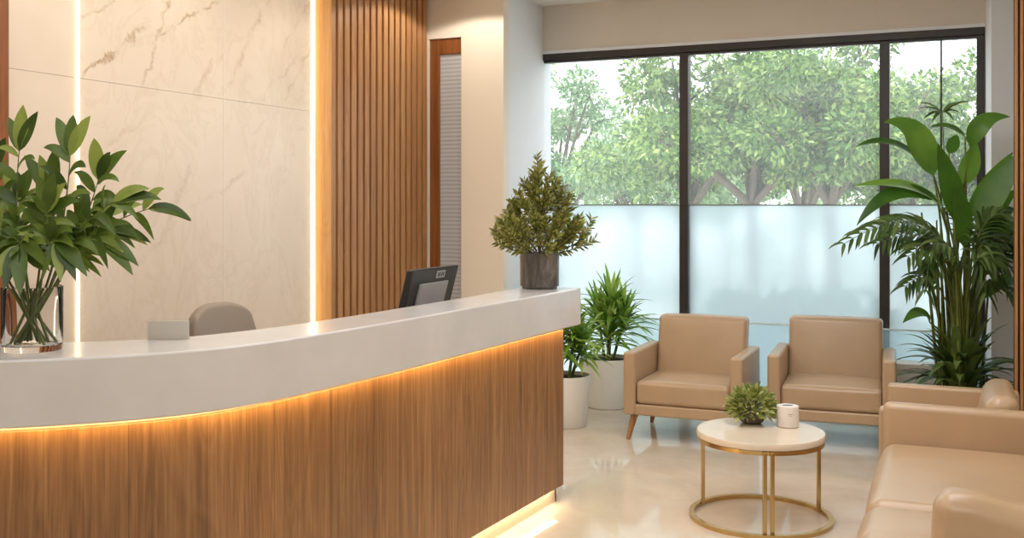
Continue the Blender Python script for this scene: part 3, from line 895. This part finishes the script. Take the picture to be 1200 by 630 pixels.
# ------------------------------------------------------------------ floor pots with strap-leaved plants
def strap_plant(label, loc, r0, r1, h, crowns, seed, nleaf=46, ln=(0.24, 0.36)):
    o = thing('potted_plant', label, 'potted plant', loc, R(YAW))
    MB().lathe([(0.0, 0.0), (r0 - 0.008, 0.0), (r0, 0.008), (r1, h - 0.006), (r1 - 0.004, h), (r1 - 0.014, h), (r1 - 0.016, h - 0.03), (0.0, h - 0.03)], 56).build('pot', M['white_pot'], o)
    MB().lathe([(0.0, h - 0.018), (r1 * 0.6, h - 0.02), (r1 - 0.0155, h - 0.026)], 32).build('soil', M['soil'], o)
    rr = random.Random(seed)
    fm = MB(); sm = MB()
    for cx, cy, cz in crowns:
        b = Vector((cx * 0.35, cy * 0.35, h - 0.024)); top = Vector((cx, cy, cz))
        sm.tube(bez(b, b.lerp(top, .5) + Vector((0, 0, .03)), top, 6), [0.011, 0.011, 0.010, 0.010, 0.009, 0.009, 0.008], 8)
        for i in range(nleaf):
            f = i / nleaf
            a = i * 2.39996 + rr.uniform(-.2, .2)
            el = R(88 - 82 * f + rr.uniform(-8, 8))
            l_ = rr.uniform(*ln)
            p = top + Vector((0, 0, 0.05 - 0.12 * f))
            d = Vector((math.cos(a) * math.cos(el), math.sin(a) * math.cos(el), math.sin(el)))
            mid = p + d * l_ * 0.55
            tip = p + d * l_ + Vector((math.cos(a), math.sin(a), 0)) * l_ * 0.12 - Vector((0, 0, l_ * (0.12 + 0.38 * math.cos(el))))
            fm.leaf(p, mid, tip, rr.uniform(0.030, 0.042), Vector((-d.x * .3, -d.y * .3, 1)) if el < 1.2 else Vector((math.cos(a), math.sin(a), .3)), n=7, fold=0.35, peak=0.42)
    sm.build('stems', M['stem'], o)
    fm.build('foliage', M['leaf_drac'], o)
    return o
fx, fy = at(664, 498, 0.0)
strap_plant('green strap-leaved plant in a white tapered pot right beside the reception desk end', (fx, fy, 0), 0.135, 0.165, 0.345,
            [(-0.06, 0.02, 0.52), (0.05, -0.03, 0.62), (0.10, 0.05, 0.50), (-0.09, -0.05, 0.60)], 3, 54, (0.20, 0.31))
bx_, by_ = at(712, 475, 0.0)
strap_plant('taller bright green strap-leaved plant in a white pot at the window beside an armchair', (bx_, by_, 0), 0.175, 0.19, 0.36,
            [(0.03, 0.0, 0.72), (0.12, 0.02, 0.60), (-0.06, 0.05, 0.62), (0.0, -0.06, 0.52)], 4, 56, (0.24, 0.36))

# ------------------------------------------------------------------ tall plant by the fluted screen
BX, BY = 0.03, 6.78
bp = thing('potted_plant', 'tall plant with big paddle leaves and palm fronds in front of the window corner', 'potted plant', (BX, BY, 0), R(YAW))
MB().lathe([(0.0, 0.0), (0.150, 0.0), (0.158, 0.01), (0.185, 0.33), (0.182, 0.34), (0.168, 0.34), (0.166, 0.31), (0.0, 0.31)], 48).build('pot', M['grey_pot'], bp)
MB().lathe([(0.0, 0.322), (0.1, 0.320), (0.165, 0.314)], 32).build('soil', M['soil'], bp)
YB = -SA * BX + CA * BY          # distance along the view
UB = 600 + 1200 * (CA * BX + SA * BY) / YB
K = YB / 1200
def bpx(u, v, d=0.0):
    """local point of the tall plant from the photograph's layout; d = depth towards the window"""
    k = (YB + d) / 1200
    return Vector(((u - 600) * k - (UB - 600) * K, d, 1.5 - (v - 239) * k))
rnd = random.Random(21)
cane = MB(); big = MB(); palm = MB()
def petiole(p, base=None, r=0.006):
    b = base or Vector((rnd.uniform(-.07, .07), rnd.uniform(-.07, .07), 0.31))
    c = Vector((b.x + (p.x - b.x) * 0.25, b.y + (p.y - b.y) * 0.25, b.z + (p.z - b.z) * 0.72))
    cane.tube(bez(b, c, p, 10), [r * 1.7 - r * 0.9 * i / 10 for i in range(11)], 7)
# big leaves: base px, control px, tip px, width m, depth base, depth tip, normal
BIG = [((1094, 206), (1078, 140), (1036, 143), 0.165, .00, -.10, (-.5, -.75, .5)),
       ((1092, 200), (1045, 150), (1003, 172), 0.085, .03, -.05, (0, -.6, .8)),
       ((1126, 262), (1112, 215), (1099, 168), 0.150, -.08, -.14, (.1, -1, .1)),
       ((1136, 250), (1158, 215), (1187, 178), 0.120, .02, .03, (.3, -.9, .3)),
       ((1145, 262), (1168, 218), (1196, 178), 0.160, -.06, -.12, (-.3, -.8, .5)),
       ((1137, 172), (1146, 132), (1184, 137), 0.120, .05, .02, (.1, -.7, .6)),
       ((1131, 160), (1112, 142), (1090, 149), 0.075, .08, .10, (0, -.5, .8)),
       ((1128, 216), (1138, 190), (1144, 166), 0.125, .04, .02, (0, -1, .15)),
       ((1112, 180), (1118, 165), (1122, 158), 0.080, .10, .12, (0, -.9, .3)),
       ((1106, 243), (1070, 205), (1000, 218), 0.110, -.02, -.12, (0, -.55, .8)),
       ((1098, 234), (1045, 205), (1004, 264), 0.120, -.04, -.16, (-.3, -.7, .6)),
       ((1130, 290), (1128, 240), (1118, 215), 0.130, -.10, -.13, (.2, -1, .1)),
       ((1150, 300), (1172, 240), (1190, 245), 0.100, .0, .05, (0, -.7, .6)),
       ((1090, 378), (1082, 355), (1058, 378), 0.10, -.10, -.2, (-.2, -.6, .8)),
       ((1090, 330), (1082, 305), (1100, 300), 0.085, .06, .02, (0, -1, .2)),
       ((1085, 322), (1075, 300), (1078, 315), 0.070, .06, .05, (0, -1, .2)),
       ((1148, 310), (1168, 228), (1196, 222), 0.085, .04, .06, (0, -.7, .6)),
       ((1150, 330), (1170, 258), (1197, 262), 0.085, -.04, -.08, (.2, -.7, .6)),
       ((1105, 300), (1080, 235), (1022, 262), 0.07, -.06, -.2, (-.1, -.6, .8)),
       ((1108, 320), (1080, 262), (1042, 300), 0.06, .02, -.1, (-.1, -.6, .8)),
       ((1152, 350), (1178, 315), (1196, 335), 0.085, .0, .05, (0, -.7, .6))]
for b, c, e, w, d0, d1, nr in BIG:
    p = bpx(b[0], b[1], d0)
    big.leaf(p, bpx(c[0], c[1], (d0 + d1) / 2), bpx(e[0], e[1], d1), w, Vector(nr), n=12, fold=0.18, peak=0.38)
    petiole(p)
# palm fronds
def frond(b, c, e, d0, d1, nl, ll, droop=0.5, w=0.022):
    pts = bez(bpx(b[0], b[1], d0), bpx(c[0], c[1], (d0 + d1) / 2), bpx(e[0], e[1], d1), 14)
    cane.tube(pts, [0.005 - 0.003 * i / 14 for i in range(15)], 5)
    petiole(pts[0], r=0.005)
    for i in range(nl):
        t = 0.12 + 0.88 * i / (nl - 1)
        q = t * 14; j = min(int(q), 13)
        p = pts[j].lerp(pts[j + 1], q - j); tg = (pts[j + 1] - pts[j]).normalized()
        sd = tg.cross(Vector((0, -.5, .85))).normalized()
        for s in (-1, 1):
            l_ = 1.2 * ll * (0.55 + 0.45 * math.sin(math.pi * min(1, t + 0.1))) * rnd.uniform(.85, 1.1)
            d = (tg * 0.9 + sd * s * 0.75 + Vector((0, rnd.uniform(-.3, .1), 0))).normalized()
            palm.leaf(p, p + d * l_ * .5 + Vector((0, 0, .015)), p + d * l_ - Vector((0, 0, l_ * droop)), w, Vector((0, -.6, .8)), n=5, fold=0.25)
FR = [((1110, 300), (1085, 235), (1010, 272), -.08, -.30, 17, .17, .30), ((1112, 310), (1090, 255), (1030, 285), .02, -.1, 15, .17, .35),
      ((1100, 290), (1060, 240), (990, 285), .05, .0, 13, .15, .3), ((1120, 320), (1105, 265), (1065, 300), -.12, -.25, 13, .16, .45),
      ((1150, 300), (1165, 255), (1195, 270), .05, .05, 13, .15, .4), ((1155, 320), (1170, 280), (1200, 310), -.05, -.1, 13, .16, .45),
      ((1140, 300), (1150, 250), (1175, 250), -.12, -.2, 13, .15, .4), ((1125, 330), (1120, 280), (1095, 285), -.15, -.3, 12, .15, .5),
      ((1135, 330), (1145, 285), (1165, 310), -.15, -.3, 12, .15, .5), ((1105, 345), (1090, 310), (1062, 335), -.05, -.15, 11, .14, .45),
      ((1130, 300), (1132, 250), (1120, 245), .1, .15, 12, .16, .35), ((1150, 345), (1168, 320), (1190, 350), .05, .0, 11, .13, .5)]
for k in range(8):
    bu = rnd.uniform(1098, 1158); sx_ = (bu - 1126) / 30
    tu = bu + sx_ * rnd.uniform(25, 60) + rnd.uniform(-22, 22); tv = rnd.uniform(262, 345)
    bv = rnd.uniform(290, 340)
    FR.append(((bu, bv), ((bu + tu) / 2 + sx_ * 4, bv - rnd.uniform(45, 75)), (tu, tv), rnd.uniform(-.15, .12), rnd.uniform(-.3, .15), 11, rnd.uniform(.13, .18), rnd.uniform(.35, .6)))
for a in FR: frond(*a)
# slim shoot with a rosette of leaflets near the top
top = bpx(1104, 132, .22)
cane.tube(bez((0.0, 0.05, 0.31), bpx(1112, 300, .18), top, 12), [0.006 - 0.0025 * i / 12 for i in range(13)], 6)
for ex, ey, dd in ((1075, 128, .3), (1082, 140, .15), (1092, 144, .2), (1118, 142, .15), (1127, 134, .25), (1138, 119, .3), (1076, 121, .2), (1124, 121, .2)):
    e = bpx(ex, ey, dd); palm.leaf(top, top.lerp(e, .5) + Vector((0, 0, .045)), e, 0.024, Vector((0, -.6, .8)), n=6, fold=.2)
# canes at the base
for k in range(26):
    a = rnd.uniform(0, 6.28); r_ = rnd.uniform(.02, .12)
    b = Vector((r_ * math.cos(a), r_ * math.sin(a), 0.31))
    tpt = Vector((b.x * 1.6 + rnd.uniform(-.05, .05), b.y * 1.4, rnd.uniform(1.0, 1.5)))
    cane.tube(bez(b, b.lerp(tpt, .5) + Vector((0, 0, .05)), tpt, 7), [rnd.uniform(.007, .0105)] * 4 + [.008, .007, .006, .005], 7)
# low arching leaves round the foot
low = MB()
for k in range(74):
    a = k * 2.4; el = R(rnd.uniform(5, 75))
    p = Vector((0.06 * math.cos(a), 0.06 * math.sin(a), 0.36 + rnd.uniform(0, .16)))
    l_ = rnd.uniform(.26, .42)
    d = Vector((math.cos(a) * math.cos(el), math.sin(a) * math.cos(el), math.sin(el)))
    tip = p + d * l_ + Vector((math.cos(a), math.sin(a), 0)) * .05 - Vector((0, 0, l_ * .45 * math.cos(el)))
    low.leaf(p, p + d * l_ * .55 + Vector((0, 0, .04)), tip, rnd.uniform(.045, .07), Vector((-d.x * .3, -d.y * .3, 1)), n=7, fold=.25)
cane.build('stems', M['cane'], bp)
big.build('paddle_leaves', M['leaf_big'], bp)
palm.build('palm_fronds', M['leaf_palm'], bp)
low.build('base_leaves', M['leaf_palm'], bp)

# ------------------------------------------------------------------ outside: terrace, shrubs, trees
struct('ground_outside', MB().box(-25, 25, 7.8, 45, -0.25, -0.15), M['terrace'], smooth=False)

def leaf_cloud(centres, n, size, seed, flat=0.5):
    """many folded leaf blades scattered in puffs; returns a mesh with one island per leaf"""
    r = np.random.default_rng(seed)
    cs = np.array([c[:3] for c in centres]); rs = np.array([c[3] for c in centres])
    wts = rs ** 2; wts = wts / wts.sum()
    k = r.choice(len(cs), n, p=wts)
    d = r.normal(size=(n, 3)); d /= np.linalg.norm(d, axis=1)[:, None]
    rad = rs[k] * r.uniform(0.35, 1.0, n) ** 0.6
    p = cs[k] + d * rad[:, None] * np.array([1, 1, 0.8])
    ax = d + r.normal(scale=0.7, size=(n, 3)) + np.array([0, 0, -0.25]); ax /= np.linalg.norm(ax, axis=1)[:, None]
    sd = np.cross(ax, r.normal(size=(n, 3)) + np.array([0, 0, 0.8])); sd /= np.linalg.norm(sd, axis=1)[:, None]
    nm = np.cross(sd, ax)
    s = size * r.uniform(0.6, 1.25, n)[:, None]
    V = np.stack([p, p + ax * s * .5 - sd * s * .21 + nm * s * .06, p + ax * s - nm * s * .08, p + ax * s * .5 + sd * s * .21 + nm * s * .06, p + ax * s * .5], 1).reshape(-1, 3)
    b = np.arange(n)[:, None] * 5
    F = np.concatenate([b + np.array([[0, 1, 4]]), b + np.array([[1, 2, 4]]), b + np.array([[0, 4, 3]]), b + np.array([[4, 2, 3]])], 1).reshape(-1, 3)
    return V, F
def cloud_obj(name, V, F, mat, parent):
    me = bpy.data.meshes.new(name)
    me.vertices.add(len(V)); me.vertices.foreach_set('co', V.astype(np.float32).ravel())
    me.loops.add(F.size); me.loops.foreach_set('vertex_index', F.astype(np.int32).ravel())
    me.polygons.add(len(F)); me.polygons.foreach_set('loop_start', np.arange(0, F.size, 3, dtype=np.int32))
    me.update(calc_edges=True)
    me.materials.append(mat)
    o = bpy.data.objects.new(name, me); C.objects.link(o); o.parent = parent
    return o

def far(u, Y):
    X = (u - 600) / 1200 * Y
    return (CA * X - SA * Y, SA * X + CA * Y)

def tree(label, u, Y, top, low_z, spread, seed, mat, nleaf, size):
    x, y = far(u, Y)
    o = thing('tree', label, 'tree', (x, y, -0.15), 0, 'trees outside the window')
    r = random.Random(seed)
    tm = MB(); centres = []
    fork = low_z * 0.92
    tm.tube([(0, 0, 0), (0.03, 0.02, fork * .5), (0, 0.03, fork)], [0.095, 0.08, 0.07], 10)
    for k in range(9):
        a = k * 2.4 + r.uniform(-.4, .4); rr = spread * r.uniform(.35, .95)
        zz = low_z + (top - low_z) * (0.15 + 0.78 * (1 - (rr / spread) ** 1.5) * r.uniform(.55, 1) + 0.07 * r.random())
        e = Vector((rr * math.cos(a), rr * math.sin(a), zz))
        pts = bez((0, 0.03, fork), (e.x * .35, e.y * .35, fork + (e.z - fork) * .6), e, 8)
        tm.tube(pts, [0.052 - 0.038 * i / 8 for i in range(9)], 7)
        for j in range(3):
            b = pts[3 + j * 2]
            e2 = b + Vector((r.uniform(-.6, .6), r.uniform(-.6, .6), r.uniform(.05, .5))) * spread * .5
            tm.tube(bez(b, b.lerp(e2, .5) + Vector((0, 0, .08)), e2, 5), [0.020 - .002 * i for i in range(6)], 5)
            centres.append((e2.x, e2.y, e2.z, spread * r.uniform(.14, .24)))
        centres.append((e.x, e.y, e.z, spread * r.uniform(.18, .28)))
    for k in range(14):
        a = r.uniform(0, 6.28); rr = spread * math.sqrt(r.random())
        centres.append((rr * math.cos(a), rr * math.sin(a), low_z + (top - low_z) * r.uniform(.12, .85) * (1 - .4 * rr / spread), spread * r.uniform(.14, .26)))
    tm.build('trunk', M['bark'], o)
    V, F = leaf_cloud(centres, int(nleaf * 1.9), size * 0.62, seed)
    cloud_obj('foliage', V, F, mat, o)
TL, TP = M['tree_leaf'], M['tree_leaf_hazed']
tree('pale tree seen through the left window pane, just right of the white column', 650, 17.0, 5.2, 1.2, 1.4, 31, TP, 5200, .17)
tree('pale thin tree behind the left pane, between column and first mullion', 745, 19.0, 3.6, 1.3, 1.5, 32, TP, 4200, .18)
tree('leafy green tree directly behind the first window mullion', 806, 13.5, 4.0, 1.6, 1.4, 33, TL, 6500, .16)
tree('dense green tree filling the left half of the middle pane', 880, 12.5, 4.3, 1.75, 1.5, 34, TL, 7500, .16)
tree('branching green tree filling the right half of the middle pane', 972, 12.0, 4.4, 1.75, 1.4, 35, TL, 7000, .15)
tree('green tree behind the second mullion and the right pane', 1062, 13.5, 3.8, 1.4, 1.2, 36, TL, 6000, .16)
tree('tree at the right end of the window beyond the tall potted plant', 1160, 12.5, 4.3, 1.3, 1.3, 37, TL, 5500, .16)
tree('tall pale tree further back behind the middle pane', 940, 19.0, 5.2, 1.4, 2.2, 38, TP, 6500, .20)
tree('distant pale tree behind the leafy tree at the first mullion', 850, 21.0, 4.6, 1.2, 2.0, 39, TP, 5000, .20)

hx, hy = far(880, 23.0)
hg = thing('hedge', 'long pale green hedge far behind the trees outside the window', 'hedge', (hx, hy, -0.15), R(8))
hr = random.Random(77)
hc = [(-11 + 0.55 * k, hr.uniform(-.3, .3), hr.uniform(.5, 2.5), hr.uniform(.55, .8)) for k in range(41)] + [(-11 + 0.55 * k, hr.uniform(-.3, .3), hr.uniform(1.4, 2.7), hr.uniform(.5, .7)) for k in range(41)]
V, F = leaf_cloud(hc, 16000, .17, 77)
cloud_obj('foliage', V, F, M['tree_leaf_hazed'], hg)
hs = MB()
for k in range(22):
    hs.tube([(-11 + k, 0, 0), (-10.9 + k, 0.05, 1.0), (-11.05 + k, 0, 1.9)], [.06, .045, .02], 7)
hs.build('stems', M['bark'], hg)

def shrub(label, u, Y, h, w, seed):
    x, y = far(u, Y)
    o = thing('shrub', label, 'shrub', (x, y, -0.15), 0, 'shrubs behind the frosted glass')
    r = random.Random(seed)
    sm = MB(); cs = []
    for k in range(9):
        a = k * 2.4; rr = w * r.uniform(.2, .8)
        e = Vector((rr * math.cos(a), rr * math.sin(a), h * r.uniform(.55, .85)))
        sm.tube(bez((0, 0, 0), (e.x * .3, e.y * .3, e.z * .6), e, 5), [.016 - .0022 * i for i in range(6)], 6)
        cs.append((e.x, e.y, e.z, w * r.uniform(.25, .35)))
        cs.append((e.x * .8, e.y * .8, h * .35, w * r.uniform(.35, .45)))
    sm.build('stems', M['twig'], o)
    V, F = leaf_cloud(cs, 3600, .10, seed)
    cloud_obj('foliage', V, F, M['shrub_leaf'], o)
for i, (u, Y, h, w, lb_) in enumerate(((872, 8.95, 0.92, .5, 'green shrub blurred behind the frosted pane between the two window armchairs'),
                                  (945, 8.75, 0.98, .5, 'green shrub blurred behind the frosted pane above the right window armchair'),
                                  (1015, 8.6, 0.92, .48, 'green shrub blurred behind the frosted pane next to the second mullion'),
                                  (1090, 8.4, .80, .42, 'low green shrub blurred behind the frosted pane by the tall plant'))):
    shrub(lb_, u, Y, h, w, 50 + i)
